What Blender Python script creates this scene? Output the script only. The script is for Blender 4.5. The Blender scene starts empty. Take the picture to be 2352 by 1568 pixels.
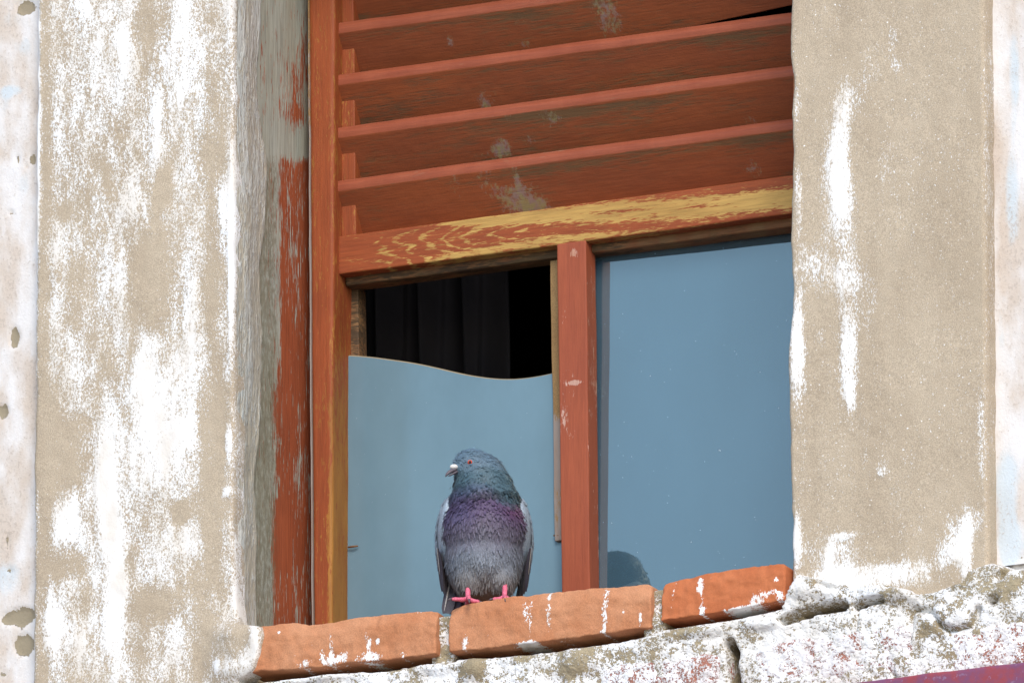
import bpy, bmesh, math
import numpy as np
from mathutils import Vector

# ------------------------------------------------------------------ camera, sky, sun, exposure
scene = bpy.context.scene
COL = scene.collection
TH, PH, DIST = math.radians(25.0), math.radians(16.45), 25.0
Z0 = 9.0                                   # height of the view centre on the facade
sT, cT, sP, cP = math.sin(TH), math.cos(TH), math.sin(PH), math.cos(PH)
VD = np.array([-sT*cP, cT*cP, sP])         # view direction
VR = np.array([cT, sT, 0.0])
VU = np.array([sT*sP, -cT*sP, cP])
CAM = np.array([0, 0, Z0]) - DIST*VD
K = 1800.0                                 # photo units per metre at the facade
PW = 2352.0

cd = bpy.data.cameras.new('camera'); cam = bpy.data.objects.new('camera', cd); COL.objects.link(cam)
cam.location = CAM
cam.rotation_euler = Vector(VD).to_track_quat('-Z', 'Y').to_euler()
cd.sensor_width = 36.0; cd.lens = 36.0*DIST/(PW/K); cd.clip_start = 0.5; cd.clip_end = 2000
scene.camera = cam

SUN_EL, SUN_AZ = math.radians(36), math.radians(30)     # azimuth measured from the facade normal towards +x
w = bpy.data.worlds.new('World'); scene.world = w; w.use_nodes = True
wn = w.node_tree; wn.nodes.clear()
sky = wn.nodes.new('ShaderNodeTexSky'); sky.sky_type = 'NISHITA'; sky.sun_disc = False
sky.sun_elevation = SUN_EL; sky.sun_rotation = math.radians(180) - SUN_AZ
sky.air_density = 1.0; sky.dust_density = 0.6; sky.ozone_density = 2.0
bg = wn.nodes.new('ShaderNodeBackground'); bg.inputs['Strength'].default_value = 0.15
wo = wn.nodes.new('ShaderNodeOutputWorld')
wn.links.new(sky.outputs[0], bg.inputs[0]); wn.links.new(bg.outputs[0], wo.inputs[0])
sl = bpy.data.lights.new('sun', 'SUN'); sl.energy = 1.5; sl.angle = math.radians(24); sl.color = (1.0, 0.95, 0.87)
sun = bpy.data.objects.new('sun', sl); COL.objects.link(sun)
sdir = Vector((math.sin(SUN_AZ)*math.cos(SUN_EL), -math.cos(SUN_AZ)*math.cos(SUN_EL), math.sin(SUN_EL)))
sun.rotation_euler = sdir.to_track_quat('Z', 'Y').to_euler(); sun.location = (0, -6, 16)
scene.view_settings.view_transform = 'Standard'; scene.view_settings.look = 'None'
scene.view_settings.exposure = 0.9; scene.view_settings.gamma = 1.0

# ------------------------------------------------------------------ helpers
def at(px, py, Y):
    """world point on the plane y = Y seen at photo position (px, py)"""
    d = VD + VR*((px-PW/2)/K/DIST) + VU*((784.0-py)/K/DIST)
    t = (Y - CAM[1])/d[1]
    return CAM + d*t
def ax(px, py, Y): return at(px, py, Y)[0]
def az(px, py, Y): return at(px, py, Y)[2]

def _hash(ix, iy, iz, seed):
    h = (ix.astype(np.int64)*374761393 + iy.astype(np.int64)*668265263 + iz.astype(np.int64)*2147483647 + seed*1274126177) & 0xFFFFFFFF
    h = ((h ^ (h >> 13))*1274126177) & 0xFFFFFFFF
    h = ((h ^ (h >> 16))*2246822519) & 0xFFFFFFFF
    return ((h ^ (h >> 15)) & 0xFFFFFF)/float(0xFFFFFF)
def vnoise(P, seed=0):
    f = np.floor(P); t = P - f; t = t*t*(3-2*t)
    i = f.astype(np.int64); r = 0
    for dx in (0, 1):
        for dy in (0, 1):
            for dz in (0, 1):
                wgt = (t[:, 0] if dx else 1-t[:, 0])*(t[:, 1] if dy else 1-t[:, 1])*(t[:, 2] if dz else 1-t[:, 2])
                r = r + wgt*_hash(i[:, 0]+dx, i[:, 1]+dy, i[:, 2]+dz, seed)
    return r
def fbm(P, scale, seed=0, octv=4, stretch=(1, 1, 1)):
    Q = np.asarray(P)*np.array(stretch)*scale
    s = 0; a = .5; tot = 0
    for o in range(octv):
        s = s + a*vnoise(Q*(2.03**o)+17.3*o, seed+o); tot += a; a *= .5
    return s/tot
def sstep(e0, e1, x):
    t = np.clip((x-e0)/(e1-e0), 0, 1); return t*t*(3-2*t)

def mkmesh(name, V, F, smooth=True, attrs=None, colors=None, recalc=False):
    V = np.asarray(V, dtype=np.float32); F = np.asarray(F, dtype=np.int32)
    k = F.shape[1]
    me = bpy.data.meshes.new(name)
    me.vertices.add(len(V)); me.vertices.foreach_set('co', V.ravel())
    me.loops.add(F.size); me.loops.foreach_set('vertex_index', F.ravel())
    me.polygons.add(len(F)); me.polygons.foreach_set('loop_start', np.arange(0, F.size, k, dtype=np.int32))
    me.update(calc_edges=True); me.validate()
    if recalc:
        bm = bmesh.new(); bm.from_mesh(me); bmesh.ops.recalc_face_normals(bm, faces=bm.faces[:]); bm.to_mesh(me); bm.free()
    me.polygons.foreach_set('use_smooth', np.full(len(me.polygons), bool(smooth)))
    for an, arr in (attrs or {}).items():
        a = me.attributes.new(an, 'FLOAT', 'POINT'); a.data.foreach_set('value', np.asarray(arr, dtype=np.float32).ravel())
    if colors is not None:
        a = me.attributes.new('pigment', 'FLOAT_COLOR', 'POINT')
        c = np.ones((len(V), 4), dtype=np.float32); c[:, :3] = colors; a.data.foreach_set('color', c.ravel())
    return me
def root_of(o):
    while o.parent: o = o.parent
    return o
def add(name, me, mat, parent=None, label=None, kind=None):
    """link a mesh given in world coordinates as one object (a part of its parent)"""
    if parent is not None:
        l = root_of(parent).location
        me.transform(__import__('mathutils').Matrix.Translation(-l))
    o = bpy.data.objects.new(name, me); COL.objects.link(o); me.materials.append(mat)
    if parent is not None: o.parent = parent
    if label: o['label'] = label
    if kind: o['kind'] = kind
    return o
def thing(name, label, cat, loc):
    o = bpy.data.objects.new(name, None); COL.objects.link(o); o.location = loc; o.empty_display_size = .1
    o['label'] = label; o['category'] = cat
    return o
def gridfaces(nu, nv, off=0):
    i = np.arange(nu-1)[:, None]*nv + np.arange(nv-1)[None, :]
    return np.stack([i, i+nv, i+nv+1, i+1], -1).reshape(-1, 4) + off
def rbox(L, n, r, mapf):
    """closed rounded box: size L, n steps per axis, edge radius r, mapf maps local (N,3) in metres to world"""
    S = []
    for k in range(3):
        rr = min(r, L[k]*.45)
        S.append(np.concatenate([[0, rr*.3, rr*.65], np.linspace(rr, L[k]-rr, max(2, n[k])), [L[k]-rr*.65, L[k]-rr*.3, L[k]]]))
    V = []; F = []; off = 0
    for k in range(3):
        a, b = [j for j in range(3) if j != k]
        A, B = np.meshgrid(S[a], S[b], indexing='ij')
        for e in (0, L[k]):
            P = np.zeros((A.size, 3)); P[:, a] = A.ravel(); P[:, b] = B.ravel(); P[:, k] = e
            V.append(P); F.append(gridfaces(len(S[a]), len(S[b]), off)); off += A.size
    V = np.concatenate(V); F = np.concatenate(F)
    key = np.round(V*1e6).astype(np.int64)
    _, idx, inv = np.unique(key, axis=0, return_index=True, return_inverse=True)
    V = V[idx]; F = inv.reshape(-1)[F]
    rr = np.array([min(r, l*.45) for l in L])
    q = np.clip(V, rr, np.array(L)-rr); d = V-q
    nrm = np.linalg.norm(d/rr, axis=1, keepdims=True); nrm[nrm == 0] = 1
    V = np.where(np.linalg.norm(d, axis=1, keepdims=True) > 0, q + d/nrm, V)
    return mapf(V), F
def blobs(P, lst, Y):
    """sum of flat-topped elliptical patches given in photo units on the plane y = Y"""
    X = np.asarray(P); s = np.zeros(len(X))
    for (px, py, rx, ry, amp) in lst:
        c = at(px, py, Y)
        dx = (X[:, 0]-c[0])*K*cT; dz = (X[:, 2]-c[2])*K*cP
        d = (dx/rx)**2 + (dz/ry)**2
        s += amp*np.exp(-d**1.5)
    return s
def polyd(P, pts, Y):
    """distance in photo units to a polyline on the plane y = Y"""
    c = [at(a, b, Y) for a, b in pts]
    X = np.stack([P[:, 0]*K*cT, P[:, 2]*K*cP], 1); best = np.full(len(X), 1e9)
    for a, b in zip(c[:-1], c[1:]):
        A = np.array([a[0]*K*cT, a[2]*K*cP]); B = np.array([b[0]*K*cT, b[2]*K*cP]); d = B-A
        t = np.clip(((X-A)@d)/(d@d), 0, 1)
        best = np.minimum(best, np.linalg.norm(X-(A+t[:, None]*d), axis=1))
    return best

# ------------------------------------------------------------------ materials
class NT:
    def __init__(s, name):
        s.m = bpy.data.materials.new(name); s.m.use_nodes = True; s.t = s.m.node_tree; s.t.nodes.clear()
        s.out = s.n('ShaderNodeOutputMaterial'); s.pos = s.n('ShaderNodeNewGeometry').outputs['Position']
    def n(s, ty, **kw):
        nd = s.t.nodes.new(ty)
        for k, v in kw.items(): setattr(nd, k, v)
        return nd
    def put(s, sock, v):
        if isinstance(v, bpy.types.NodeSocket): s.t.links.new(v, sock)
        elif isinstance(v, (tuple, list)) and len(v) == 3 and sock.type == 'RGBA': sock.default_value = (*v, 1)
        else: sock.default_value = v
    def math(s, op, a, b=None, c=None, clamp=False):
        nd = s.n('ShaderNodeMath', operation=op, use_clamp=clamp); s.put(nd.inputs[0], a)
        if b is not None: s.put(nd.inputs[1], b)
        if c is not None: s.put(nd.inputs[2], c)
        return nd.outputs[0]
    def attr(s, name, out='Fac'):
        nd = s.n('ShaderNodeAttribute'); nd.attribute_name = name; return nd.outputs[out]
    def noise(s, scale, stretch=(1, 1, 1), detail=4, rough=.55, off=0.0, dist=0.0):
        vm = s.n('ShaderNodeVectorMath', operation='MULTIPLY_ADD'); s.put(vm.inputs[0], s.pos)
        vm.inputs[1].default_value = stretch; vm.inputs[2].default_value = (off, off*.7, off*1.3)
        nd = s.n('ShaderNodeTexNoise'); s.put(nd.inputs['Vector'], vm.outputs[0])
        nd.inputs['Scale'].default_value = scale; nd.inputs['Detail'].default_value = detail
        nd.inputs['Roughness'].default_value = rough; nd.inputs['Distortion'].default_value = dist
        return nd.outputs[0]
    def mix(s, f, a, b):
        nd = s.n('ShaderNodeMix', data_type='RGBA'); s.put(nd.inputs[0], f); s.put(nd.inputs[6], a); s.put(nd.inputs[7], b)
        return nd.outputs[2]
    def mul(s, a, b):
        nd = s.n('ShaderNodeMix', data_type='RGBA', blend_type='MULTIPLY'); nd.inputs[0].default_value = 1
        s.put(nd.inputs[6], a); s.put(nd.inputs[7], b); return nd.outputs[2]
    def rng(s, v, a, b, c=0.0, d=1.0, smooth=True):
        nd = s.n('ShaderNodeMapRange', interpolation_type='SMOOTHSTEP' if smooth else 'LINEAR'); s.put(nd.inputs[0], v)
        nd.inputs[1].default_value = a; nd.inputs[2].default_value = b; nd.inputs[3].default_value = c; nd.inputs[4].default_value = d
        return nd.outputs[0]
    def bsdf(s, col, rough=.8, height=None, bump=.3, bdist=.002, spec=.25):
        p = s.n('ShaderNodeBsdfPrincipled'); s.put(p.inputs['Base Color'], col); s.put(p.inputs['Roughness'], rough)
        p.inputs['Specular IOR Level'].default_value = spec
        if height is not None:
            b = s.n('ShaderNodeBump'); b.inputs['Strength'].default_value = bump; b.inputs['Distance'].default_value = bdist
            s.put(b.inputs['Height'], height); s.t.links.new(b.outputs[0], p.inputs['Normal'])
        s.t.links.new(p.outputs[0], s.out.inputs[0]); return s.m
def grey(t, v):   # scalar socket -> usable as colour
    return v

def layered(name, under, over, a1=(60, (1, 1, .3), 1.2), a2=(420, (1, 1, .6), 1.1), sharp=.05, rough=.85, bump=.5, bdist=.0015,
            grain=None, stain=None, fleck=None, fine=.5, grit=1.0, usc=14, ustr=(1, 1, .35)):
    t = NT(name)
    n1 = t.noise(a1[0], a1[1], 5, .6); n2 = t.noise(a2[0], a2[1], 3, .6, 3.1)
    v = t.math('ADD', t.attr('paint'), t.math('MULTIPLY', t.math('SUBTRACT', n1, .5), a1[2]))
    v = t.math('ADD', v, t.math('MULTIPLY', t.math('SUBTRACT', n2, .5), a2[2]))
    n4 = t.noise(a2[0]*2.6, a2[1], 2, .6, 13.7)
    v = t.math('ADD', v, t.math('MULTIPLY', t.math('SUBTRACT', n4, .5), a2[2]*fine))
    mask = t.rng(v, .5-sharp, .5+sharp)
    big = t.rng(t.noise(usc, ustr, 5, .6, 7.7), .3, .7)
    cu = t.mix(big, under[0], under[1]); co = t.mix(t.rng(t.noise(usc*1.7, ustr, 4, .6, 11.1), .3, .7), over[0], over[1])
    h = t.math('ADD', t.math('MULTIPLY', mask, .6), t.math('MULTIPLY', n2, .8))
    if grain:
        g = t.noise(grain[0], grain[1], 4, .65, 5.0, .4)
        gf = t.rng(g, .32, .68, 1-grain[2], 1+grain[2]*.4)
        comb = t.n('ShaderNodeCombineColor'); [t.put(comb.inputs[i], gf) for i in range(3)]
        cu = t.mul(cu, comb.outputs[0]); co = t.mul(co, comb.outputs[0])
        h = t.math('ADD', h, t.math('MULTIPLY', g, 1.2))
    else:
        g = t.noise(700, (1, 1, 1), 2, .6, 9.0)
        gf = t.rng(g, .3, .7, 1-.22*grit, 1+.18*grit)
        comb = t.n('ShaderNodeCombineColor'); [t.put(comb.inputs[i], gf) for i in range(3)]
        cu = t.mul(cu, comb.outputs[0])
    col = t.mix(mask, cu, co)
    if fleck:
        fl = t.rng(t.noise(fleck[0], (1, 1, 1), 2, .5, 21.0), fleck[1], fleck[1]+.03)
        col = t.mix(fl, col, fleck[2])
    if stain:
        sv = t.math('ADD', t.attr('stain'), t.math('MULTIPLY', t.math('SUBTRACT', t.noise(190, (1, 1, .5), 5, .75, 2.2), .5), 2.6))
        sm = t.rng(sv, .40, 1.1, 0, .72)
        sc = t.mix(t.rng(t.noise(90, (1, 1, .6), 3, .6, 31.0), .4, .6), stain[0], stain[1])
        col = t.mix(sm, col, sc)
    return t.bsdf(col, rough, h, bump, bdist)

BEIGE = ((.465, .370, .265), (.395, .308, .216)); WHITE = ((.84, .825, .81), (.70, .63, .55))
M = {}
M['plaster'] = layered('plaster_paint', BEIGE, WHITE, (60, (1, 1, .35), 1.7), (400, (1, 1, .6), 2.1), .18, .9, .45, .0012, fleck=(330, .715, (.8, .78, .74)), fine=1.0)
M['smooth_plaster'] = layered('plaster_sandy', BEIGE, WHITE, (80, (1, 1, .25), 1.1), (460, (1, 1, .4), 2.0), .18, .9, .4, .0012, fleck=(330, .70, (.8, .78, .74)), fine=1.0)
M['masonry'] = layered('limewashed_masonry', ((.38, .31, .20), (.30, .23, .14)), ((.82, .80, .78), (.70, .65, .59)), (50, (1, 1, 1), 2.0), (230, (1, 1, 1), 1.7), .06, .9, .8, .004, fine=.9)
M['white_brick'] = layered('limewashed_brick', ((.42, .17, .11), (.30, .13, .10)), ((.82, .80, .78), (.72, .66, .63)), (55, (1, 1, 1), 2.0), (250, (1, 1, 1), 2.0), .06, .9, .8, .004, fine=.9)
M['brick'] = layered('red_brick', ((.52, .235, .118), (.43, .165, .072)), ((.86, .84, .82), (.78, .72, .66)), (110, (1, 1, .5), 1.2), (380, (1, 1, .6), 1.2), .06, .85, .55, .002, usc=16, ustr=(1, 1, 1), grit=.6)
M['orange_brick'] = layered('orange_brick', ((.49, .155, .060), (.42, .118, .042)), ((.86, .84, .82), (.78, .72, .66)), (110, (1, 1, .5), 1.2), (380, (1, 1, .6), 1.2), .06, .85, .3, .0015, usc=20, ustr=(1, 1, 1), grit=.4)
M['old_render'] = layered('weathered_grey_render', ((.54, .47, .35), (.47, .41, .32)), ((.64, .60, .52), (.56, .56, .51)), (30, (1, 1, .25), 1.6), (240, (1, 1, .25), 1.8), .2, .9, .7, .003, grain=(150, (1, 1, .2), .14))
M['lining'] = layered('lining_paint', ((.43, .43, .36), (.33, .305, .225)), ((.36, .085, .030), (.30, .070, .026)), (45, (1, 1, .16), 1.5), (330, (1, 1, .10), 2.2), .08, .75, .4, .0012, grain=(300, (1, 1, .05), .25), usc=9, stain=((.15, .12, .065), (.20, .165, .10)))
REDP = ((.29, .066, .019), (.25, .055, .017)); PINE = ((.50, .30, .085), (.37, .205, .055))
M['stile'] = layered('stile_paint', ((.36, .155, .03), (.27, .095, .02)), REDP, (90, (1, 1, .2), 1.3), (420, (1, 1, .2), 2.0), .2, .6, .3, .0008, grain=(420, (1, 1, .05), .16))
M['rail'] = layered('rail_paint', PINE, REDP, (70, (.12, 1, 1), 1.2), (420, (.14, 1, 1), 2.2), .24, .65, .3, .0008, grain=(420, (.05, 1, 1), .18), usc=30, ustr=(.2, 1, 1))
M['mullion'] = layered('mullion_paint', ((.62, .42, .36), (.40, .18, .10)), ((.325, .078, .033), (.285, .066, .030)), (90, (1, 1, .12), .7), (460, (1, 1, .18), 1.1), .06, .6, .3, .0008, grain=(420, (1, 1, .05), .12))
SLT = ((.255, .062, .019), (.215, .053, .019))
M['slat'] = layered('slat_paint', ((.155, .075, .030), (.10, .055, .028)), SLT, (34, (.2, 1, 1), 1.6), (380, (.1, 1, 1), 1.2), .3, .62, .3, .0008, grain=(420, (.05, 1, 1), .14), stain=((.25, .22, .10), (.24, .17, .15)), usc=12, ustr=(.25, 1, 1))
M['lip'] = layered('slat_edge_paint', ((.33, .15, .085), (.25, .10, .055)), ((.305, .078, .036), (.27, .064, .029)), (60, (.14, 1, 1), .8), (400, (.12, 1, 1), .8), .12, .55, .25, .0006, grain=(420, (.05, 1, 1), .12))
M['dark_wood'] = layered('worn_dark_wood', ((.10, .06, .025), (.06, .035, .02)), ((.20, .075, .03), (.22, .12, .05)), (60, (.2, 1, 1), 1.2), (300, (.15, 1, 1), 1.2), .15, .7, .4, .001, grain=(300, (.05, 1, 1), .3))
M['putty'] = layered('old_putty', ((.30, .19, .08), (.24, .13, .05)), ((.30, .26, .23), (.26, .19, .15)), (40, (1, 1, .3), 1.3), (300, (1, 1, .3), 1.0), .15, .7, .4, .001)

t = NT('weathered_limewash')     # pinkish and pale blue limewash on the wall beyond the surround
n1 = t.noise(16, (1, 1, .45), 6, .6); n2 = t.noise(300, (1, 1, .8), 3, .6, 4.0); n3 = t.noise(11, (1, 1, .5), 6, .65, 15.0)
c = t.mix(t.rng(n1, .38, .62), (.70, .66, .63), (.56, .465, .385))
bl = t.rng(t.math('ADD', t.attr('blue'), t.math('MULTIPLY', t.math('SUBTRACT', n3, .5), 1.8)), .35, .75, 0, .75)
c = t.mix(bl, c, (.52, .585, .62))
c = t.mix(t.rng(t.math('ADD', n2, t.math('MULTIPLY', t.math('SUBTRACT', n1, .5), .5)), .60, .68, 0, .55), c, (.42, .34, .28))
chip = t.rng(t.math('ADD', t.attr('paint'), t.math('MULTIPLY', t.math('SUBTRACT', t.noise(120, (1, 1, 1), 4, .6, 40.0), .5), .9)), .48, .54)
c = t.mix(chip, c, (.30, .245, .165))
M['wall'] = t.bsdf(c, .9, t.math('ADD', t.math('MULTIPLY', chip, -1.0), t.math('MULTIPLY', n2, .6)), .6, .002)

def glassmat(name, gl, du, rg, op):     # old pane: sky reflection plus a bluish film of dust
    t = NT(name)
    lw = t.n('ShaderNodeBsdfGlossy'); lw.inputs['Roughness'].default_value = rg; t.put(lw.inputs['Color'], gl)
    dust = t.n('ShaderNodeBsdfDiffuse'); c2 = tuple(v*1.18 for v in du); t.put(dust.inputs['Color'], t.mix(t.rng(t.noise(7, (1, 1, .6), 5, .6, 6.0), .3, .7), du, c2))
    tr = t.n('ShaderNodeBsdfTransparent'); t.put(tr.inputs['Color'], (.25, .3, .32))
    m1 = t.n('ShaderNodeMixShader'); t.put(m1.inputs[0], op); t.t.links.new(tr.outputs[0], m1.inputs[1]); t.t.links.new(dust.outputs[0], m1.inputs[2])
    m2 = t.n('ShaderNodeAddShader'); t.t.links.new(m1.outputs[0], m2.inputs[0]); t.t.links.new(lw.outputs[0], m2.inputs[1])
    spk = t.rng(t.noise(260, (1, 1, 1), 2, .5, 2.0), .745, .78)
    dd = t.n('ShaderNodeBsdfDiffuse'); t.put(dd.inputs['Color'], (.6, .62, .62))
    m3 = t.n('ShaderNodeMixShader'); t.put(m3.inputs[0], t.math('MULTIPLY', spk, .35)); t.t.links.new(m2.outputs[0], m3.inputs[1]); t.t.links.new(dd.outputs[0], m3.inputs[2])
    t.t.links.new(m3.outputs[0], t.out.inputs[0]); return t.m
M['glass'] = glassmat('window_glass', (.170, .180, .152), (.046, .090, .122), .012, .75)
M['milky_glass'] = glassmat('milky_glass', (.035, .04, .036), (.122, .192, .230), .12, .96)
t = NT('glass_edge'); M['glass_edge'] = t.bsdf((.34, .27, .17), .4)

t = NT('maroon_paint'); c = t.mix(t.rng(t.noise(45, (1, 1, 1), 4, .6), .35, .65), (.27, .05, .06), (.17, .06, .12))
c = t.mix(t.rng(t.noise(120, (1, 1, 1), 4, .6, 8), .58, .66, 0, .6), c, (.24, .17, .26)); M['maroon'] = t.bsdf(c, .6, t.noise(200), .3, .001)
t = NT('street_asphalt'); M['street'] = t.bsdf(t.mix(t.noise(3, (1, 1, 1), 6), (.22, .21, .20), (.32, .31, .29)), .9, t.noise(90), .5, .01)
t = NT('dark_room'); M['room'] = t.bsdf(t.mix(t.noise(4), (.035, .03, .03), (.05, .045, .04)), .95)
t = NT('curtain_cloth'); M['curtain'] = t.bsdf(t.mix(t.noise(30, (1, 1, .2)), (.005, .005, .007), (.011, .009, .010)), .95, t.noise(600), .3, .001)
t = NT('rust_nail'); M['nail'] = t.bsdf(t.mix(t.noise(500), (.25, .10, .03), (.12, .06, .03)), .7)
def pigment(name, rough=.6, fine=900, sheen=.0, spec=.3):
    t = NT(name); g = t.rng(t.noise(fine, (1, 1, .5), 3, .6), .3, .7, .72, 1.25)
    cb = t.n('ShaderNodeCombineColor'); [t.put(cb.inputs[i], g) for i in range(3)]
    m = t.bsdf(t.mul(t.attr('pigment', 'Color'), cb.outputs[0]), rough, t.noise(fine*1.2, (1, 1, .35), 3), .5, .001, spec)
    return m
M['feather'] = pigment('plumage', .5)
M['skin'] = pigment('pink_scales', .5, 1500)
t = NT('eye_orange'); M['eye'] = t.bsdf(t.mix(t.noise(900), (.75, .10, .03), (.55, .05, .02)), .12, spec=.6)
t = NT('pupil_black'); M['pupil'] = t.bsdf(t.mix(t.noise(50), (.005, .005, .005), (.01, .008, .008)), .06, spec=.6)
t = NT('beak_horn'); M['beak'] = t.bsdf(t.mix(t.noise(400), (.075, .075, .09), (.14, .10, .11)), .4, t.noise(1200), .2, .0005)
t = NT('cere_white'); M['cere'] = t.bsdf(t.mix(t.noise(900), (.75, .70, .64), (.55, .5, .47)), .7, t.noise(1600), .4, .0005)
t = NT('claw_dark'); M['claw'] = t.bsdf(t.mix(t.noise(900), (.06, .045, .05), (.12, .09, .09)), .4)

# ------------------------------------------------------------------ ground
gm = mkmesh('street', [(-200, -300, 0), (200, -300, 0), (200, .2, 0), (-200, .2, 0)], [(0, 1, 2, 3)], False)
st = add('street', gm, M['street'], kind='structure')

# ------------------------------------------------------------------ facade
XA, XB, XC, XD = ax(80, 784, 0), ax(540, 784, 0), ax(1814, 784, 0), ax(2266, 784, 0)
XL, XR = -6.0, 6.0
ZS = az(1112, 1378, -.015)                  # top of the brick sill
facade = thing('house_facade', 'old plastered house facade with peeling limewash around a red louvred window', 'facade', (0, .2, 0))
def boxmesh(x0, x1, y0, y1, z0, z1):
    V = [(x, y, z) for x in (x0, x1) for y in (y0, y1) for z in (z0, z1)]
    F = [(0, 1, 3, 2), (4, 6, 7, 5), (0, 4, 5, 1), (2, 3, 7, 6), (0, 2, 6, 4), (1, 5, 7, 3)]
    return V, F
V = []; F = []
OX0, OX1, OZ0, OZ1 = XB-.035, .60, 8.25, 9.78
for b in ((XL, OX0, .034, .34, 0, 14), (OX1, XR, .034, .34, 0, 14), (OX0, OX1, .034, .34, OZ1, 14), (OX0, OX1, .034, .34, 0, OZ0)):
    v, f = boxmesh(*b); F += [tuple(i+len(V) for i in q) for q in f]; V += v
add('wall', mkmesh('wall', V, F, False), M['wall'], facade)

def surf(xs, zs, yf):
    X, Z = np.meshgrid(xs, zs, indexing='ij'); P = np.stack([X.ravel(), np.zeros(X.size), Z.ravel()], 1)
    P[:, 1] = yf(P); return P, gridfaces(len(xs), len(zs))
# wall strips beside the surround
def strip(name, x0, x1, chips, blue, wavy=None, zlow=8.2):
    xs = np.arange(x0, x1+.0001, .0035); zs = np.arange(zlow, 9.75, .004)
    P, Fq = surf(xs, zs, lambda P: .028 + .0025*(fbm(P, 9, 5, 4)-.5) - .0015*(fbm(P, 60, 6, 3)-.5))
    pa = blobs(P, chips, .028); P[:, 1] += .003*sstep(.4, .6, pa)
    add(name, mkmesh(name, P, Fq[:, ::-1], True, {'paint': pa, 'blue': .12+blobs(P, blue, .028)}), M['wall'], facade)
strip('limewashed_wall', -1.05, XA+.012,
      [(60, 18, 26, 20, .9), (75, 365, 9, 18, .8), (40, 365, 6, 14, .7), (62, 385, 6, 5, .7), (25, 490, 5, 7, .8), (33, 775, 13, 28, .9), (5, 945, 18, 22, .8), (16, 1240, 6, 30, .55),
       (22, 1310, 9, 8, .7), (50, 1415, 38, 26, .9), (55, 1480, 28, 30, .9), (15, 1420, 14, 14, .7), (10, 1545, 16, 14, .5)],
      [(60, 110, 30, 35, .4), (30, 210, 40, 16, .45), (15, 260, 14, 60, .3), (60, 420, 24, 50, .5), (20, 1330, 60, 50, .6), (5, 1120, 12, 40, .4), (40, 40, 40, 30, .35)])
strip('limewashed_wall', XD-.012, 1.15, [(2345, 1280, 20, 8, .5)],
      [(2330, 150, 14, 160, .5), (2325, 450, 16, 160, .45), (2310, 1150, 26, 160, .5), (2300, 800, 10, 150, .3), (2330, 1250, 30, 60, .5)], zlow=az(2300, 1300, .028))

# ---- plaster surround, left band
def edgefun(pts, Y):
    c = np.array([at(a, b, Y) for a, b in pts]); o = np.argsort(c[:, 2])
    return lambda z: np.interp(z, c[o, 2], c[o, 0])
def surround(name, xl, xr, zlo, zhi, paint, bulge, edge_noise, ret_l, ret_r, mat, step=.0032):
    zs = np.arange(zlo, zhi, step); n = int((max(xr(zs).max() - xl(zs).min(), .1))/step)
    U = np.linspace(0, 1, n); r = .006
    cols = []; zz = zs
    nl = lambda s: edge_noise*(fbm(np.stack([zz*0+s, zz*0, zz], 1), 45, 31+s, 4)-.5)*2
    a = xl(zs) + nl(1); b = xr(zs) + nl(2)
    lst = [(a+.0005, np.full(len(zs), ret_l)), (a, np.full(len(zs), .009)), (a+.0012, np.full(len(zs), .003))]
    lst += [(a + .004 + (b-a-.008)*u, np.zeros(len(zs))) for u in U]
    lst += [(b-.0012, np.full(len(zs), .003)), (b, np.full(len(zs), .009)), (b-.0005, np.full(len(zs), ret_r))]
    X = np.array([l[0] for l in lst]); Yb = np.array([l[1] for l in lst]); Z = np.tile(zs, (len(lst), 1))
    P = np.stack([X.ravel(), Yb.ravel(), Z.ravel()], 1)
    pa = paint(P)
    P[:, 1] += .004*(fbm(P, 7, 3, 4)-.5) + .0016*(fbm(P, 80, 8, 3)-.5) - .0012*sstep(.4, .7, pa) + bulge(P)
    F = gridfaces(len(lst), len(zs))[:, ::-1]
    return add(name, mkmesh(name, P, F, True, {'paint': pa}), mat, facade)
LP = [(100, 800, 16, 1200, -.45), (460, 100, 60, 280, -.1), (330, 60, 34, 70, -.45), (155, 110, 40, 110, -.2), (375, 430, 22, 55, -.6), (350, 640, 44, 130, -.6), (490, 370, 28, 120, -.32),
      (145, 490, 18, 20, -.5), (180, 680, 35, 100, -.22), (295, 80, 30, 100, .25), (425, 110, 46, 160, .42), (360, 290, 14, 100, .4), (260, 650, 50, 110, .35), (300, 480, 40, 60, .25),
      (532, 580, 7, 240, 1.0), (515, 470, 14, 60, .5), (440, 700, 22, 160, .2), (485, 640, 26, 120, -.35),
      (140, 1050, 55, 100, -.6), (110, 960, 30, 90, -.5), (490, 1070, 32, 260, -.55), (245, 1110, 22, 140, .65), (265, 1350, 24, 170, .75), (370, 1000, 60, 130, .25), (335, 860, 30, 110, .4),
      (415, 1175, 20, 28, -.85), (415, 1245, 50, 50, .4), (150, 1190, 28, 50, .35), (150, 1300, 70, 40, -.5), (350, 1390, 50, 40, -.45), (410, 1470, 40, 55, .35), (365, 1310, 35, 40, .2),
      (115, 1440, 24, 60, .4), (190, 1380, 30, 40, -.3), (470, 1480, 34, 80, -.45), (190, 1500, 60, 40, .1), (360, 1540, 60, 30, .1), (520, 1130, 14, 14, .6), (525, 1010, 8, 40, .7),
      (600, 1480, 9, 40, .45), (575, 1510, 12, 20, .2), (556, 1470, 30, 50, -.55), (545, 1380, 10, 50, .3), (440, 1000, 10, 40, .3), (505, 1530, 10, 18, .6), (86, 300, 5, 300, .9), (88, 1150, 5, 30, .4)]
lp = lambda P: .46 + 1.30*blobs(P, LP, 0) + .55*(fbm(P, 16, 91, 4, (1, 1, .35))-.5)*2
zsill_l = az(560, 1436, -.01)
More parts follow.
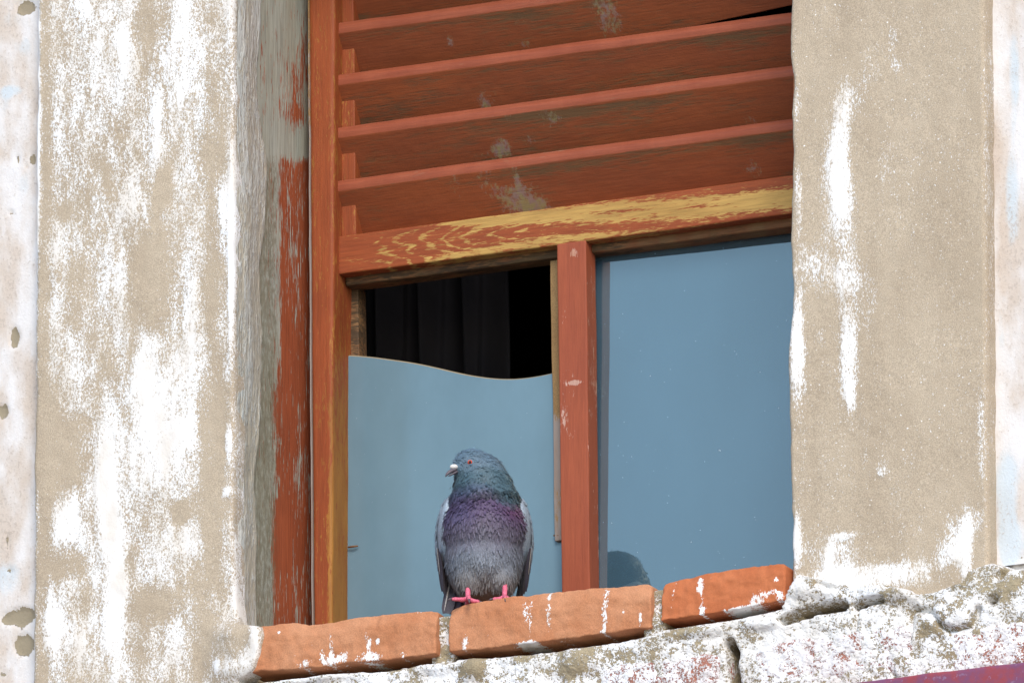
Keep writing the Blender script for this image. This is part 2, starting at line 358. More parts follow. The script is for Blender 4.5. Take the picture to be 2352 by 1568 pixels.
exr = edgefun([(540, -300), (538, 0), (539, 300), (538, 700), (540, 1000), (536, 1200), (541, 1380), (548, 1425), (560, 1436), (612, 1444), (618, 1465), (612, 1500), (600, 1540), (592, 1552), (556, 1562), (556, 1800)], 0)
def lbulge(P):
    m = sstep(XB-.05, XB+.012, P[:, 0])*sstep(zsill_l+.02, zsill_l-.012, P[:, 2])*sstep(az(590, 1600, 0), az(590, 1530, 0), P[:, 2])
    return -.017*m*(.8+.5*fbm(P, 40, 12, 3)) - .004*sstep(XB-.02, XB, P[:, 0])*(fbm(P, 30, 55, 3)-.3)
surround('plaster_surround', lambda z: np.full(len(z), XA), exr, 8.25, 9.78, lp, lbulge, .0022, .04, .03, M['plaster'])
# ---- right band
RP = [(1930, 350, 24, 130, .5), (1905, 430, 26, 130, .42), (1940, 500, 28, 160, .45), (1955, 230, 34, 60, .38), (1860, 600, 40, 50, .38), (1925, 640, 60, 45, .36), (1947, 800, 24, 130, .62), (1955, 910, 12, 40, .5),
      (1835, 460, 9, 90, .55), (1832, 760, 14, 110, .6), (1832, 850, 24, 90, .30), (2040, 380, 30, 70, .15), (1990, 700, 24, 80, .2), (2000, 150, 30, 60, .22), (2050, 90, 10, 60, .3), (1830, 230, 8, 60, .4),
      (1832, 1240, 12, 60, .75), (1925, 1270, 70, 34, .36), (1940, 1230, 50, 10, .4), (1905, 1285, 10, 40, .45), (2200, 1230, 34, 60, .45), (2255, 1000, 10, 120, .35), (2180, 1270, 30, 30, .35), (1970, 1330, 130, 36, .75),
      (2140, 1310, 60, 40, .2), (2220, 1280, 16, 90, .6), (2240, 1190, 20, 40, .3), (2262, 400, 5, 400, .25), (1885, 780, 10, 24, .2), (2028, 1080, 10, 14, .45), (2060, 150, 20, 20, .3)]
def rpaint(P):
    ring = np.abs(polyd(P, [(2028, 1076), (2029, 1077)], 0)-14)
    return -.12 + 1.55*blobs(P, RP, 0) + .26*(fbm(P, 18, 77, 4, (1, 1, .25))-.5)*2 + .3*np.exp(-(polyd(P, [(1870, 785), (1895, 750)], 0)/4)**2)*1.2 + .35*np.exp(-(ring/4)**2)
zbot_r = az(2040, 1374, 0)
surround('plaster_surround', edgefun([(1816, -300), (1816, 0), (1814, 130), (1822, 180), (1817, 260), (1820, 330), (1816, 480), (1815, 560), (1820, 640), (1819, 720), (1811, 790), (1813, 1000), (1814, 1100), (1820, 1200), (1819, 1320), (1819, 1700)], 0),
         lambda z: np.full(len(z), XD), zbot_r, 9.78, rpaint, lambda P: -.003*sstep(XC+.03, XC, P[:, 0])*fbm(P, 40, 5, 3), .0016, .05, .04, M['smooth_plaster'])
# brick jamb behind the right plaster edge, lintel over the opening
V, F = rbox((.10, .17, 1.3), (3, 4, 60), .003, lambda v: v + np.array([XC-.0004, .0135, ZS-.012]))
V[:, 0] += .0015*(fbm(V, 60, 3, 3)-.5)
add('brick_jamb', mkmesh('brick_jamb', V, F, True, {'paint': np.full(len(V), .15)}, recalc=True), M['brick'], facade, 'bare red brick jamb under the broken plaster edge')
V, F = rbox((XD-XA, .30, .25), (20, 4, 6), .008, lambda v: v + np.array([XA, .001, 9.775]))
add('lintel', mkmesh('lintel', V, F, True, {'paint': np.full(len(V), .45)}, recalc=True), M['plaster'], facade)

# ---- left reveal: broken grey render over the timber lining
wavy = [(605, -60), (605, 0), (603, 60), (600, 110), (598, 150), (597, 200), (605, 280), (612, 330), (620, 380), (616, 470), (613, 540), (602, 600), (607, 680), (612, 780), (610, 850), (606, 900), (605, 960), (598, 1050), (593, 1110), (598, 1160), (600, 1250), (598, 1320), (600, 1420), (600, 1600)]
zs = np.arange(ZS-.06, 9.78, .003)
wy = []
for (a, b) in wavy:
    y = (a-538)/(K*sT); wy.append((y, az(a, b, y)))
wy = np.array(sorted(wy, key=lambda q: q[1])); yb = np.interp(zs, wy[:, 1], wy[:, 0]) + .004*(fbm(np.stack([zs*0, zs*0, zs], 1), 70, 4, 3)-.5)
S = list(np.linspace(0, 1, 26))
P = []
for s in S:
    y = .006 + (yb-.006)*s
    x = XB - .0015 + .002*np.sin(s*5) - .004*s + 0*zs
    P.append(np.stack([x, y, zs], 1))
for dx, dy in ((-.003, .002), (-.007, .0015), (-.018, -.002)):
    P.append(np.stack([XB-.0055+dx+0*zs, yb+dy, zs], 1))
P = np.concatenate(P)
P[:, 0] += .005*(fbm(P, 22, 14, 4, (1, 1, .4))-.5) + .002*(fbm(P, 120, 15, 3, (1, 1, .3))-.5)
P[:, 0] += .012*sstep(ZS+.05, ZS+.0, P[:, 2])*sstep(.06, .0, P[:, 1])*fbm(P, 50, 3, 3)
pa = .5 + .35*(fbm(P, 25, 66, 4, (1, 1, .3))-.5)*2
add('broken_render', mkmesh('broken_render', P, gridfaces(len(S)+3, len(zs)), True, {'paint': pa}), M['old_render'], facade, 'weathered grey render of the reveal with a ragged back edge')

# ---- brick sill
def prof(pts, Y): 
    c = np.array([at(a, b, Y) for a, b in pts]); return c[:, 0], c[:, 2]
def sill_brick(top, bot, paint, seed, yf=-.015, depth=.125, base=.0, rough=.0035, mat='brick'):
    tx, tz = prof(top, yf); bx, bz = prof(bot, yf)
    x0, x1 = min(tx[0], bx[0]), max(tx[-1], bx[-1]); L = (x1-x0, depth, .062)
    def mp(v):
        o = np.empty_like(v); o[:, 0] = x0 + v[:, 0]
        zt = np.interp(o[:, 0], tx, tz); zb = np.interp(o[:, 0], bx, bz)
        zt = zt - (v[:, 1]/depth)*.002
        o[:, 2] = zb + (zt-zb)*v[:, 2]/L[2]; o[:, 1] = yf + v[:, 1]
        fr = sstep(.05, 0, v[:, 1])
        o[:, 1] += rough*(fbm(o, 28, seed, 4)-.5)*fr*2 + .003*(fbm(o, 130, seed+9, 3)-.5)*fr
        o[:, 2] += .003*(fbm(o, 40, seed+4, 3)-.5) + .002*(fbm(o, 170, seed+7, 2)-.5)
        o[:, 0] += .003*(fbm(o, 60, seed+5, 3)-.5)
        top = sstep(.7, 1, v[:, 2]/L[2]); o[:, 1] += .010*top*fr*fbm(o, 22, seed+2, 3)
        return o
    V, F = rbox(L, (110, 8, 30), .0025, mp)
    pa = base + blobs(V, paint, yf) + .10*(fbm(V, 60, seed+1, 3)-.5)
    return add('brick', mkmesh('brick', V, F, True, {'paint': pa}, recalc=True), M[mat], facade)
sill_brick([(566, 1438), (600, 1434), (650, 1428), (680, 1426), (705, 1431), (760, 1427), (800, 1418), (850, 1412), (940, 1403), (985, 1400), (1001, 1403)],
           [(590, 1541), (700, 1533), (850, 1518), (995, 1501)],
           [(640, 1452, 5, 5, .8), (845, 1470, 9, 22, .62), (868, 1472, 6, 8, .9), (850, 1408, 30, 5, .45), (700, 1525, 22, 12, .55), (760, 1515, 20, 18, .6), (790, 1508, 16, 16, .65), (850, 1508, 30, 14, .75), (740, 1505, 8, 20, .4), (690, 1500, 10, 6, .4), (760, 1480, 8, 30, .38), (925, 1505, 8, 12, .45), (960, 1402, 30, 4, .3)], 3)
sill_brick([(1030, 1400), (1045, 1392), (1070, 1384), (1112, 1378), (1180, 1366), (1280, 1356), (1400, 1345), (1470, 1339), (1484, 1338), (1494, 1344)],
           [(1033, 1495), (1130, 1487), (1250, 1472), (1400, 1452), (1488, 1440)],
           [(1068, 1475, 9, 22, .62), (1032, 1430, 5, 20, .4), (1210, 1400, 13, 34, .48), (1260, 1400, 9, 60, .5), (1208, 1480, 36, 10, .8), (1390, 1390, 8, 50, .62), (1432, 1405, 4, 14, .6), (1470, 1420, 5, 22, .8), (1385, 1450, 6, 20, .5), (1220, 1440, 6, 30, .3), (1290, 1470, 30, 6, .35)], 23)
sill_brick([(1518, 1352), (1524, 1338), (1545, 1329), (1620, 1314), (1700, 1301), (1780, 1293), (1796, 1293), (1802, 1299)],
           [(1518, 1426), (1600, 1412), (1700, 1398), (1798, 1378)],
           [(1545, 1360, 8, 40, .34), (1608, 1345, 10, 26, .66), (1612, 1400, 7, 24, .58), (1783, 1330, 6, 7, .8), (1740, 1375, 28, 12, .6), (1790, 1370, 14, 14, .6), (1720, 1395, 40, 8, .6), (1680, 1400, 30, 6, .5), (1768, 1358, 24, 8, .5)], 43, rough=.003, mat='orange_brick')
def lump(name, x0, x1, z0, z1, y0, y1, seed, mat, paint, n=(10, 10, 18), amp=.008, label=None):
    L = (x1-x0, y1-y0, z1-z0)
    def mp(v):
        o = v + np.array([x0, y0, z0]); o[:, 1] += amp*(fbm(o, 45, seed, 4)-.5)*2; o[:, 0] += amp*.4*(fbm(o, 50, seed+3, 3)-.5); o[:, 2] += amp*.4*(fbm(o, 50, seed+6, 3)-.5)
        return o
    V, F = rbox(L, n, .004, mp)
    return add(name, mkmesh(name, V, F, True, {'paint': paint + .5*(fbm(V, 50, seed+1, 3)-.5)}, recalc=True), mat, facade, label)
xj = lambda px, py: ax(px, py, 0.0)
lump('mortar_joint', xj(996, 1450)-.004, xj(1034, 1450)+.006, ZS-.075, ZS-.012, -.004, .11, 5, M['masonry'], .42)
lump('mortar_joint', xj(1488, 1400)-.004, xj(1522, 1400)+.006, ZS-.075, ZS-.012, -.005, .11, 15, M['masonry'], .36)
lump('mortar_joint', xj(1796, 1340)-.002, xj(1822, 1340)+.01, ZS-.075, ZS-.008, .012, .11, 25, M['masonry'], .2)
lump('sill_bed', XB-.02, XC+.02, ZS-.08, ZS-.012, .10, .33, 35, M['masonry'], .25, n=(60, 12, 4), amp=.003)

# ---- rough limewashed masonry under the sill
ztop_u = edgefun  # profile of the top of the masonry band
tpx = [(540, 1552), (640, 1545), (850, 1522), (1010, 1500), (1030, 1500), (1250, 1478), (1490, 1442), (1520, 1430), (1700, 1402), (1795, 1382), (1808, 1345), (1830, 1300), (1900, 1312), (1960, 1330), (2040, 1330), (2100, 1348), (2160, 1330), (2210, 1318), (2230, 1290), (2270, 1278), (2300, 1290), (2352, 1290), (2600, 1258)]
tc = np.array([at(a, b, -.01) for a, b in tpx])
xs = np.arange(ax(540, 1560, 0), 1.15, .0028); zs = np.arange(8.22, 8.72, .0028)
X, Z = np.meshgrid(xs, zs, indexing='ij'); P = np.stack([X.ravel(), np.zeros(X.size), Z.ravel()], 1)
zt = np.interp(P[:, 0], tc[:, 0], tc[:, 2]) + .014*(fbm(P, 22, 9, 4)-.5) * sstep(XC-.03, XC+.03, P[:, 0])
h = .011 + .016*(fbm(P, 14, 21, 5)-.5) + .006*(fbm(P, 70, 22, 4)-.5) + .003*(fbm(P, 220, 23, 3)-.5)
under = sstep(XC+.0, XC-.02, P[:, 0])
for pts, wd, dp in (([(1800, 1424), (1830, 1413), (1862, 1405), (1895, 1396), (1938, 1391)], 6, .10), ([(1968, 1392), (1990, 1386), (2026, 1379)], 5, .09),
                    ([(1672, 1478), (1684, 1500), (1678, 1530), (1690, 1580)], 8, .08), ([(1970, 1400), (1968, 1450), (1978, 1490)], 3, .007), ([(2050, 1450), (2038, 1490), (2045, 1525), (2058, 1560)], 3, .008),
                    ([(2090, 1405), (2092, 1450), (2085, 1480)], 5, .008), ([(2100, 1398), (2140, 1405), (2165, 1440), (2200, 1455), (2235, 1440), (2250, 1400)], 6, .012),
                    ([(1880, 1340), (1905, 1352), (1930, 1345)], 6, .010), ([(2295, 1318), (2312, 1292), (2318, 1280)], 9, .030), ([(2275, 1380), (2284, 1376)], 7, .028), ([(2040, 1350), (2060, 1340)], 6, .008),
                    ([(1560, 1430), (1600, 1420), (1680, 1412)], 5, .012), ([(1100, 1504), (1200, 1496), (1330, 1480), (1480, 1452)], 6, .024), ([(560, 1562), (640, 1556), (760, 1541), (860, 1534), (990, 1514)], 6, .028), ([(1000, 1515), (1040, 1512)], 8, .012)):
    d = polyd(P, pts, -.01) + 2.5*(fbm(P, 120, 44, 3)-.5)*2
    h -= dp*np.exp(-(np.maximum(d, 0)/wd)**2)
h += .010*blobs(P, [(2170, 1420, 70, 36, 1), (1090, 1535, 34, 26, 1.0), (1330, 1520, 40, 36, .9), (1000, 1530, 60, 20, .6), (700, 1560, 120, 12, .8), (1870, 1350, 60, 26, .9), (2050, 1360, 60, 24, 1), (1760, 1430, 50, 14, .8), (1600, 1450, 60, 12, .6)], -.01)
# recess for the bricks of the course below
brk = [(1345, 1668, 1497, 1700, 61), (1696, 2120, 1462, 1640, 62), (1010, 1330, 1555, 1760, 63), (2132, 2600, 1420, 1560, 64)]
fade = sstep(.004, -.012, P[:, 2]-zt)
y = -(h*fade) + .045*(1-fade)
P[:, 1] = np.where(under > .5, np.where(P[:, 2] > zt+.004, np.maximum(y, .03), y), y)
pa = .68 + .46*(fbm(P, 30, 71, 4)-.5)*2 + blobs(P, [(1090, 1535, 36, 26, -.55), (1330, 1520, 45, 40, -.5), (1560, 1455, 40, 14, -.35), (2140, 1445, 30, 20, -.4), (2210, 1450, 50, 12, -.5), (2200, 1330, 30, 20, -.5), (1225, 1510, 60, 12, -.3), (900, 1530, 40, 14, -.35),
      (1870, 1400, 60, 10, -.3), (2320, 1340, 30, 16, -.4), (2300, 1370, 50, 40, -.2), (620, 1568, 90, 10, -.1), (2250, 1360, 40, 20, -.25), (2085, 1470, 12, 20, -.5), (2060, 1340, 20, 12, -.3)], -.01)
pa -= .5*sstep(.002, -.012, h)
FM = gridfaces(len(xs), len(zs))[:, ::-1]; gone = (P[:, 2] > zt + np.where(under > .5, .004, .02)); FM = FM[~gone[FM].any(1)]
add('limewashed_masonry', mkmesh('limewashed_masonry', P, FM, True, {'paint': pa}), M['masonry'], facade, 'rough lumpy masonry under the sill with flaking white limewash')
def low_brick(x0p, x1p, top, seed, base):
    yf = -.013
    tx, tz = prof(top, yf); x0, x1 = ax(x0p, 1500, yf), ax(x1p, 1500, yf); L = (x1-x0, .09, .075)
    def mp(v):
        o = np.empty_like(v); o[:, 0] = x0+v[:, 0]; o[:, 1] = yf+v[:, 1]
        zt = np.interp(o[:, 0], tx, tz); o[:, 2] = zt-L[2]+v[:, 2]
        fr = sstep(.05, 0, v[:, 1])
        e = np.minimum(np.minimum(v[:, 0], L[0]-v[:, 0])/.03, np.minimum(L[2]-v[:, 2], v[:, 2]+.02)/.022); e = sstep(0, 1, e)
        o[:, 1] += fr*(.012*(1-e) + .010*(fbm(o, 35, seed, 4)-.5) + .005*(fbm(o, 150, seed+3, 3)-.5))
        o[:, 2] += .006*(fbm(o, 30, seed+5, 3)-.5); o[:, 0] += .006*(fbm(o, 40, seed+6, 3)-.5)
        return o
    V, F = rbox(L, (100, 6, 34), .010, mp)
    edge = blobs(V, [(top[len(top)//2][0], top[len(top)//2][1]+6, (x1p-x0p)*.5, 12, -.22)], yf)
    add('brick', mkmesh('brick', V, F, True, {'paint': base + edge + .2*(fbm(V, 40, seed+8, 3)-.5)}, recalc=True), M['white_brick'], facade)
low_brick(1352, 1668, [(1352, 1530), (1400, 1506), (1470, 1492), (1540, 1484), (1610, 1480), (1668, 1494)], 61, .62)
low_brick(1698, 2130, [(1698, 1484), (1740, 1462), (1800, 1446), (1900, 1432), (2000, 1418), (2060, 1412), (2130, 1430)], 62, .74)
low_brick(1000, 1340, [(1000, 1590), (1060, 1572), (1200, 1556), (1340, 1545)], 63, .62)
low_brick(2150, 2560, [(2150, 1440), (2250, 1412), (2350, 1396), (2560, 1372)], 64, .70)
# ---- maroon ledge
zl = az(2136, 1543, -.05)
V, F = rbox((2.4, .12, .10), (160, 5, 14), .006, lambda v: v + np.array([-1.0, -.05, zl-.10]))
V[:, 2] += .004*(fbm(V, 25, 7, 4)-.5); V[:, 1] += .003*(fbm(V, 60, 8, 3)-.5)
add('ledge', mkmesh('ledge', V, F, True, recalc=True), M['maroon'], facade, 'maroon painted ledge below the limewashed masonry')

# ------------------------------------------------------------------ room behind
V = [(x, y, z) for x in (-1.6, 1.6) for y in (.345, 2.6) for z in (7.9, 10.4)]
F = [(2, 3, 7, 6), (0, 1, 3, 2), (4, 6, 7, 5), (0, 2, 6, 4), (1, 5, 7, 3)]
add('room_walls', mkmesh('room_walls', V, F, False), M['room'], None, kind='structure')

# ------------------------------------------------------------------ window
FY, RY, LY, GY = .215, .232, .228, .262          # frame, rail, slat-lip and glass planes
win = thing('louvred_window', 'red wooden window with louvre slats above two panes, left pane broken', 'window', (0, FY, ZS-.02))
ZT, ZB = 9.80, ZS-.015
def board(name, tl, tr, bl, br, depth, mat, paint=.9, n=(6, 4, 60), r=.002, parent=win, wob=.001, seed=1, stain=None, label=None):
    """board with front corners given as world points, extruded inwards"""
    tl, tr, bl, br = map(np.array, (tl, tr, bl, br))
    Lx = np.linalg.norm(br-bl); Lz = np.linalg.norm(tl-bl); L = (Lx, depth, Lz)
    def mp(v):
        a = v[:, 0:1]/Lx; b = v[:, 2:3]/Lz
        o = bl*(1-a)*(1-b) + br*a*(1-b) + tl*(1-a)*b + tr*a*b
        o = o + np.array([0, 1, 0])*v[:, 1:2]
        o[:, 0] += wob*(fbm(o, 14, seed, 3)-.5)*2*(Lz > Lx); o[:, 2] += wob*(fbm(o, 14, seed+2, 3)-.5)*2*(Lx >= Lz); o[:, 1] += wob*(fbm(o, 18, seed+4, 3)-.5)
        return o
    V, F = rbox(L, n, r, mp)
    p = paint(V) if callable(paint) else np.full(len(V), paint)
    at_ = {'paint': p}
    if stain is not None: at_['stain'] = stain(V)
    return add(name, mkmesh(name, V, F, True, at_, recalc=True), mat, parent, label)
def vline(p0, p1, Y, z):
    a, b = at(*p0, Y), at(*p1, Y); tt = (z-b[2])/(a[2]-b[2]); return np.array([b[0]+(a[0]-b[0])*tt, Y, z])
def vboard(name, l0, l1, r0, r1, Y, depth, mat, zt, zb, **kw):
    return board(name, vline(l0, l1, Y, zt), vline(r0, r1, Y, zt), vline(l0, l1, Y, zb), vline(r0, r1, Y, zb), depth, mat, **kw)
# timber lining on the left reveal
yl = lambda px: (px-540)/(K*sT)
def linpaint(V):
    pz = V.copy(); px = 540 + V[:, 1]*K*sT + (V[:, 0]-XB)*K*cT
    zz = (Z0-V[:, 2])
    py = 784 + (zz*cP + V[:, 1]*cT*sP - V[:, 0]*sT*sP)*K
    n = fbm(V, 40, 41, 4, (1, 1, .25))-.5
    p = .14 + sstep(622, 650, px + 40*n)*sstep(330, 380, py)*.74
    p += .62*np.exp(-((px-676)/24)**2-((py-255)/28)**2)+.46*np.exp(-((px-668)/24)**2-((py-180)/60)**2)+.42*np.exp(-((px-696)/12)**2-((py-90)/100)**2)
    p += .55*sstep(622, 640, px+20*n)*sstep(1130, 1180, py)*sstep(1340, 1280, py)*(px < 668)
    p -= .30*np.exp(-((px-690)/20)**2)*sstep(1250, 1330, py) + .34*np.exp(-((py-330)/24)**2)+.35*np.exp(-((py-1090)/60)**2-((px-690)/25)**2)
    return p
def linstain(V):
    px = 540 + V[:, 1]*K*sT + (V[:, 0]-XB)*K*cT
    return .75*sstep(az(640, 280, .1), az(640, 400, .1), V[:, 2])*sstep(650, 620, px) + .12*sstep(650, 620, px)
board('lining_board', (XB-.016, .03, ZT), (XB-.014, .03, ZT), (XB-.016, .03, ZB), (XB-.014, .03, ZB), FY+.02, stain=linstain, mat= M['lining'], paint=linpaint, n=(2, 60, 320), r=.0015, wob=.0006)
# frame stile (left), and its hidden twin on the right
def stpaint(V):
    z = V[:, 2]; side = sstep(-.012, -.003, V[:, 0]-vline((770, 0), (769, 1430), FY, 9.0)[0] - (z-9)*.006)
    low = sstep(az(780, 620, FY), az(780, 1150, FY), z)
    return .84 - .55*low*side - .16*side - .2*(fbm(V, 30, 6, 4, (1, 1, .15))-.5)*2
vboard('frame_stile', (708, 0), (720, 1430), (768, 0), (762, 1430), FY, .075, M['stile'], ZT, ZB, paint=stpaint, n=(26, 24, 420), r=.004, wob=.0007)
V_ = lambda px, py, Y: at(px, py, Y)
board('frame_stile', (.345, FY, ZT), (XC+.012, FY, ZT), (.345, FY, ZB), (XC+.012, FY, ZB), .075, M['stile'], paint=.8, n=(6, 4, 80), r=.003)
lx = vline((708, 0), (720, 1430), FY-.004, 9.0)
vboard('caulk_strip', (706, 0), (715, 1430), (709, 0), (718, 1430), FY-.002, .01, M['putty'], ZT, ZB, paint=lambda V: .35+.6*sstep(az(705, 250, FY), az(705, 420, FY), V[:, 2])-.2*(fbm(V, 40, 3, 3)-.5), n=(3, 3, 200), r=.0012, wob=.0012)
sx = vline((768, 0), (762, 1430), FY, 9.2)[0]           # inner face of the left stile
RX = .346                                               # inner face of the right stile
zr_t, zr_b = az(795, 540, RY), az(795, 628, RY)         # rail
# louvre bead
vboard('louvre_bead', (781, 0), (783, 500), (812, 0), (817, 530), LY+.012, .05, M['stile'], ZT, zr_t-.002, paint=.8, n=(6, 4, 80), r=.0015)
# slats
PITCH = (az(787, 172, LY)-az(792, 412, LY))/2
zl0 = az(792, 412, LY)
STAINS = [(1135, 440, 40, 14, .4), (1190, 455, 55, 34, .95), (1120, 410, 30, 30, .45), (1055, 430, 14, 40, .5), (1195, 400, 10, 40, .7), (1230, 470, 40, 18, .7), (1150, 335, 22, 20, .9), (1130, 350, 40, 20, .5), (1180, 262, 12, 20, .8), (1275, 275, 30, 22, .6), (1215, 320, 16, 14, .6),
          (1105, 240, 14, 24, .6), (1120, 225, 40, 30, .35), (1035, 95, 10, 18, .75), (1200, 100, 14, 14, .7), (1210, 55, 30, 20, .35), (1400, 50, 34, 34, .75), (1395, 10, 40, 20, .6), (1725, 385, 26, 20, .62), (1715, 275, 20, 14, .55), (1055, 215, 8, 20, .3)]
DARKS = [(820, 200, 26, 60, .0)]
for k in range(-5, 4):
    zt_ = zl0 + PITCH*(3-k) - PITCH*0
    if zt_ > 9.79: continue
    rs = np.random.RandomState(100+k)
    back = .046; x0, x1 = sx-.001, RX+.004
    lip = .0150 + rs.uniform(-.0008, .0008); drop = .070
    short = (.0, .0)
    if k == 0: short = (.002, .0225)
    zo = rs.uniform(-.001, .001, 2); 
    def sect(u, v, kk=k):   # u along 0..1, v around the section
        pass
    N = 260; xs_ = np.linspace(x0, x1, N)
    prof_ = [(0, 0, 0), (.0004, -.0012, 0)] + [(0.0, -.0012-(lip-.0024)*q, 0) for q in (.0, .5, 1)] + [(.0006, -lip, 1)]
    prof_ += [(.0006+(back-.0006)*q, -lip-drop*q, 1) for q in np.linspace(0.02, 1, 30)]
    prof_ += [(back, -drop, 1)] + [(back*q, -drop*q, 1) for q in np.linspace(.9, .02, 8)]
    Vv = []; lipf = []
    for i, (yy, zz, m) in enumerate(prof_):
        tq = yy/back; sh = np.interp(xs_, [x0, sx+.17, RX-.03], [short[0], short[0], short[1]])
        f = 1 - sh/back if m else np.ones(N)
        y_ = LY + yy*f; z_ = zt_ + (zz if yy < .001 else (-lip if zz < -drop*tq-.001 else 0) + (zz-(-lip if zz < -drop*tq-.001 else 0))*f)
        Vv.append(np.stack([xs_, y_ + 0*xs_, z_ + np.interp(xs_, [x0, x1], zo)], 1))
    Vv = np.concatenate(Vv); nn = len(prof_)
    idx = np.arange(nn)[:, None]*N + np.arange(N-1)[None, :]; nx = ((np.arange(nn)+1) % nn)[:, None]*N + np.arange(N-1)[None, :]
    Fq = np.stack([idx, idx+1, nx+1, nx], -1).reshape(-1, 4)
    Vv[:, 2] += .0012*(fbm(Vv, 9, 50+k, 3)-.5)*2; Vv[:, 1] += .001*(fbm(Vv, 12, 70+k, 3)-.5)*2 + .0006*(fbm(Vv, 90, 72+k, 3)-.5)
    topband = sstep(-.034, -.020, Vv[:, 2]-zt_)*sstep(-.0155, -.0175, Vv[:, 2]-zt_)
    pa = .80 - .34*topband*sstep(.3, .6, fbm(Vv, 6, 80+k, 3, (.6, 1, 1))) - .25*(fbm(Vv, 18, 90+k, 4, (.2, 1, 1))-.5)*2
    pa -= .5*np.exp(-((Vv[:, 0]-sx-.02)/.016)**2)*sstep(-.045, -.075, Vv[:, 2]-zt_)  # shadow at the slat's lower left end, put into the paint mask
    o = add('slat', mkmesh('slat', Vv, Fq, True, {'paint': pa, 'stain': blobs(Vv, STAINS, LY+.018)}, recalc=True), M['slat'], win)
    o.data.materials.append(M['lip'])
    mi = np.zeros(len(o.data.polygons), dtype=np.int32); mi[:4*(N-1)] = 1; o.data.polygons.foreach_set('material_index', mi)
# rail with worn paint showing yellow pine
def railpaint(V):
    s = 790 + (V[:, 0]-sx)*K*cT; t_ = (zr_t-V[:, 2])*K*cP
    n = fbm(V, 22, 33, 4, (.3, 1, 1))-.5; n2 = fbm(V, 90, 35, 3, (.2, 1, 1))-.5
    tcn = 34 + 10*np.sin(s/150); q = s - .26*(t_-tcn)**2*np.where(t_ > tcn, .9, .5)
    q = s - 3.2*np.abs(t_-tcn) + 14*np.sin(t_/7.0); rings = .5+.5*np.sin(2*np.pi*(q/84 + 4.2*n + 1.2*n2))
    arch = sstep(800, 900, s)*sstep(1330, 1150, s)
    p = 1.0 - arch*(.50*sstep(.62, 1.0, rings)*sstep(4, 14, t_)*sstep(.15, .5, .5+n2*2+.25))
    # yellow band widening to the right along the upper half, red fleck in its middle
    c1 = np.interp(s, [1040, 1200, 1400, 1600, 1800, 2100], [4, 14, 26, 40, 52, 60]); w1 = np.interp(s, [1000, 1080, 1200, 1400, 1600, 1800], [0, 10, 18, 26, 28, 26])
    yb_ = np.exp(-(np.abs(t_-c1+14*n)/np.maximum(w1, 1))**3)*sstep(1000, 1060, s)
    p -= 1.05*yb_
    p += .75*np.exp(-((t_-c1-2)/6)**2)*sstep(1330, 1420, s)*sstep(1760, 1600, s)*sstep(-.05, .1, n2+.05)
    lo = np.exp(-((t_-np.interp(s, [960, 1300, 1500], [84, 76, 84])+8*n)/np.interp(s, [960, 1250, 1500], [8, 13, 7]))**2)*sstep(960, 1040, s)*sstep(1700, 1350, s)
    p -= .8*lo
    p -= .3*sstep(83, 92, t_)*sstep(-.1, .1, n)
    return p
board('rail', (sx-.002, RY, zr_t), (RX+.004, RY, zr_t), (sx-.002, RY, zr_b), (RX+.004, RY, zr_b), .05, M['rail'], paint=railpaint, n=(380, 6, 44), r=.0025, wob=.0006)
# rebate moulding under the rail
zm_b = az(806, 655, GY-.012)
xm0, xm1 = ax(1278, 900, RY), ax(1346, 900, RY)
mpaint = lambda V: .40 + .5*(fbm(V, 30, 18, 4, (.3, 1, 1))-.5)*2 + .25*sstep(0, .1, V[:, 0]-xm1)
board('glazing_moulding', (sx, GY-.012, zr_b+.004), (RX, GY-.012, zr_b+.004), (sx, GY-.012, zm_b), (RX, GY-.012, zm_b), .03, M['dark_wood'], paint=mpaint, n=(160, 4, 10), r=.003, wob=.001)
# mullion
def mulpaint(V):
    p = .96 - .28*sstep(.5, .75, fbm(V, 25, 4, 4, (1, 1, .4))) + .12*sstep(8.85, 8.7, V[:, 2])
    return p - .6*blobs(V, [(1318, 582, 12, 16, .9), (1312, 1000, 14, 20, .6), (1300, 960, 8, 30, .5), (1322, 878, 22, 5, 1.1), (1296, 720, 8, 50, .4)], RY) - .25*np.exp(-((V[:, 0]-vline((1346, 565), (1354, 1350), RY, 9)[0]-(V[:, 2]-9)*-.008)/.0016)**2)
vboard('mullion', (1279, 565), (1290, 1350), (1346, 565), (1355, 1350), RY, .030, M['mullion'], zr_b+.002, ZB, paint=mulpaint, n=(30, 12, 260), r=.0018, wob=.0006)
# thin putty strip along the mullion's left side
vboard('glazing_strip', (1263, 575), (1274, 1245), (1282, 575), (1293, 1245), GY-.006, .012, M['putty'], zm_b-.001, az(1290, 1240, GY-.006), paint=lambda V: .1+.6*sstep(9.0, 8.95, V[:, 2]), n=(4, 4, 100), r=.001)
vboard('glazing_strip', (796, 650), (798, 820), (822, 650), (825, 820), GY+.008, .025, M['dark_wood'], zm_b+.004, ZB, paint=.45, n=(6, 4, 60), r=.0015)
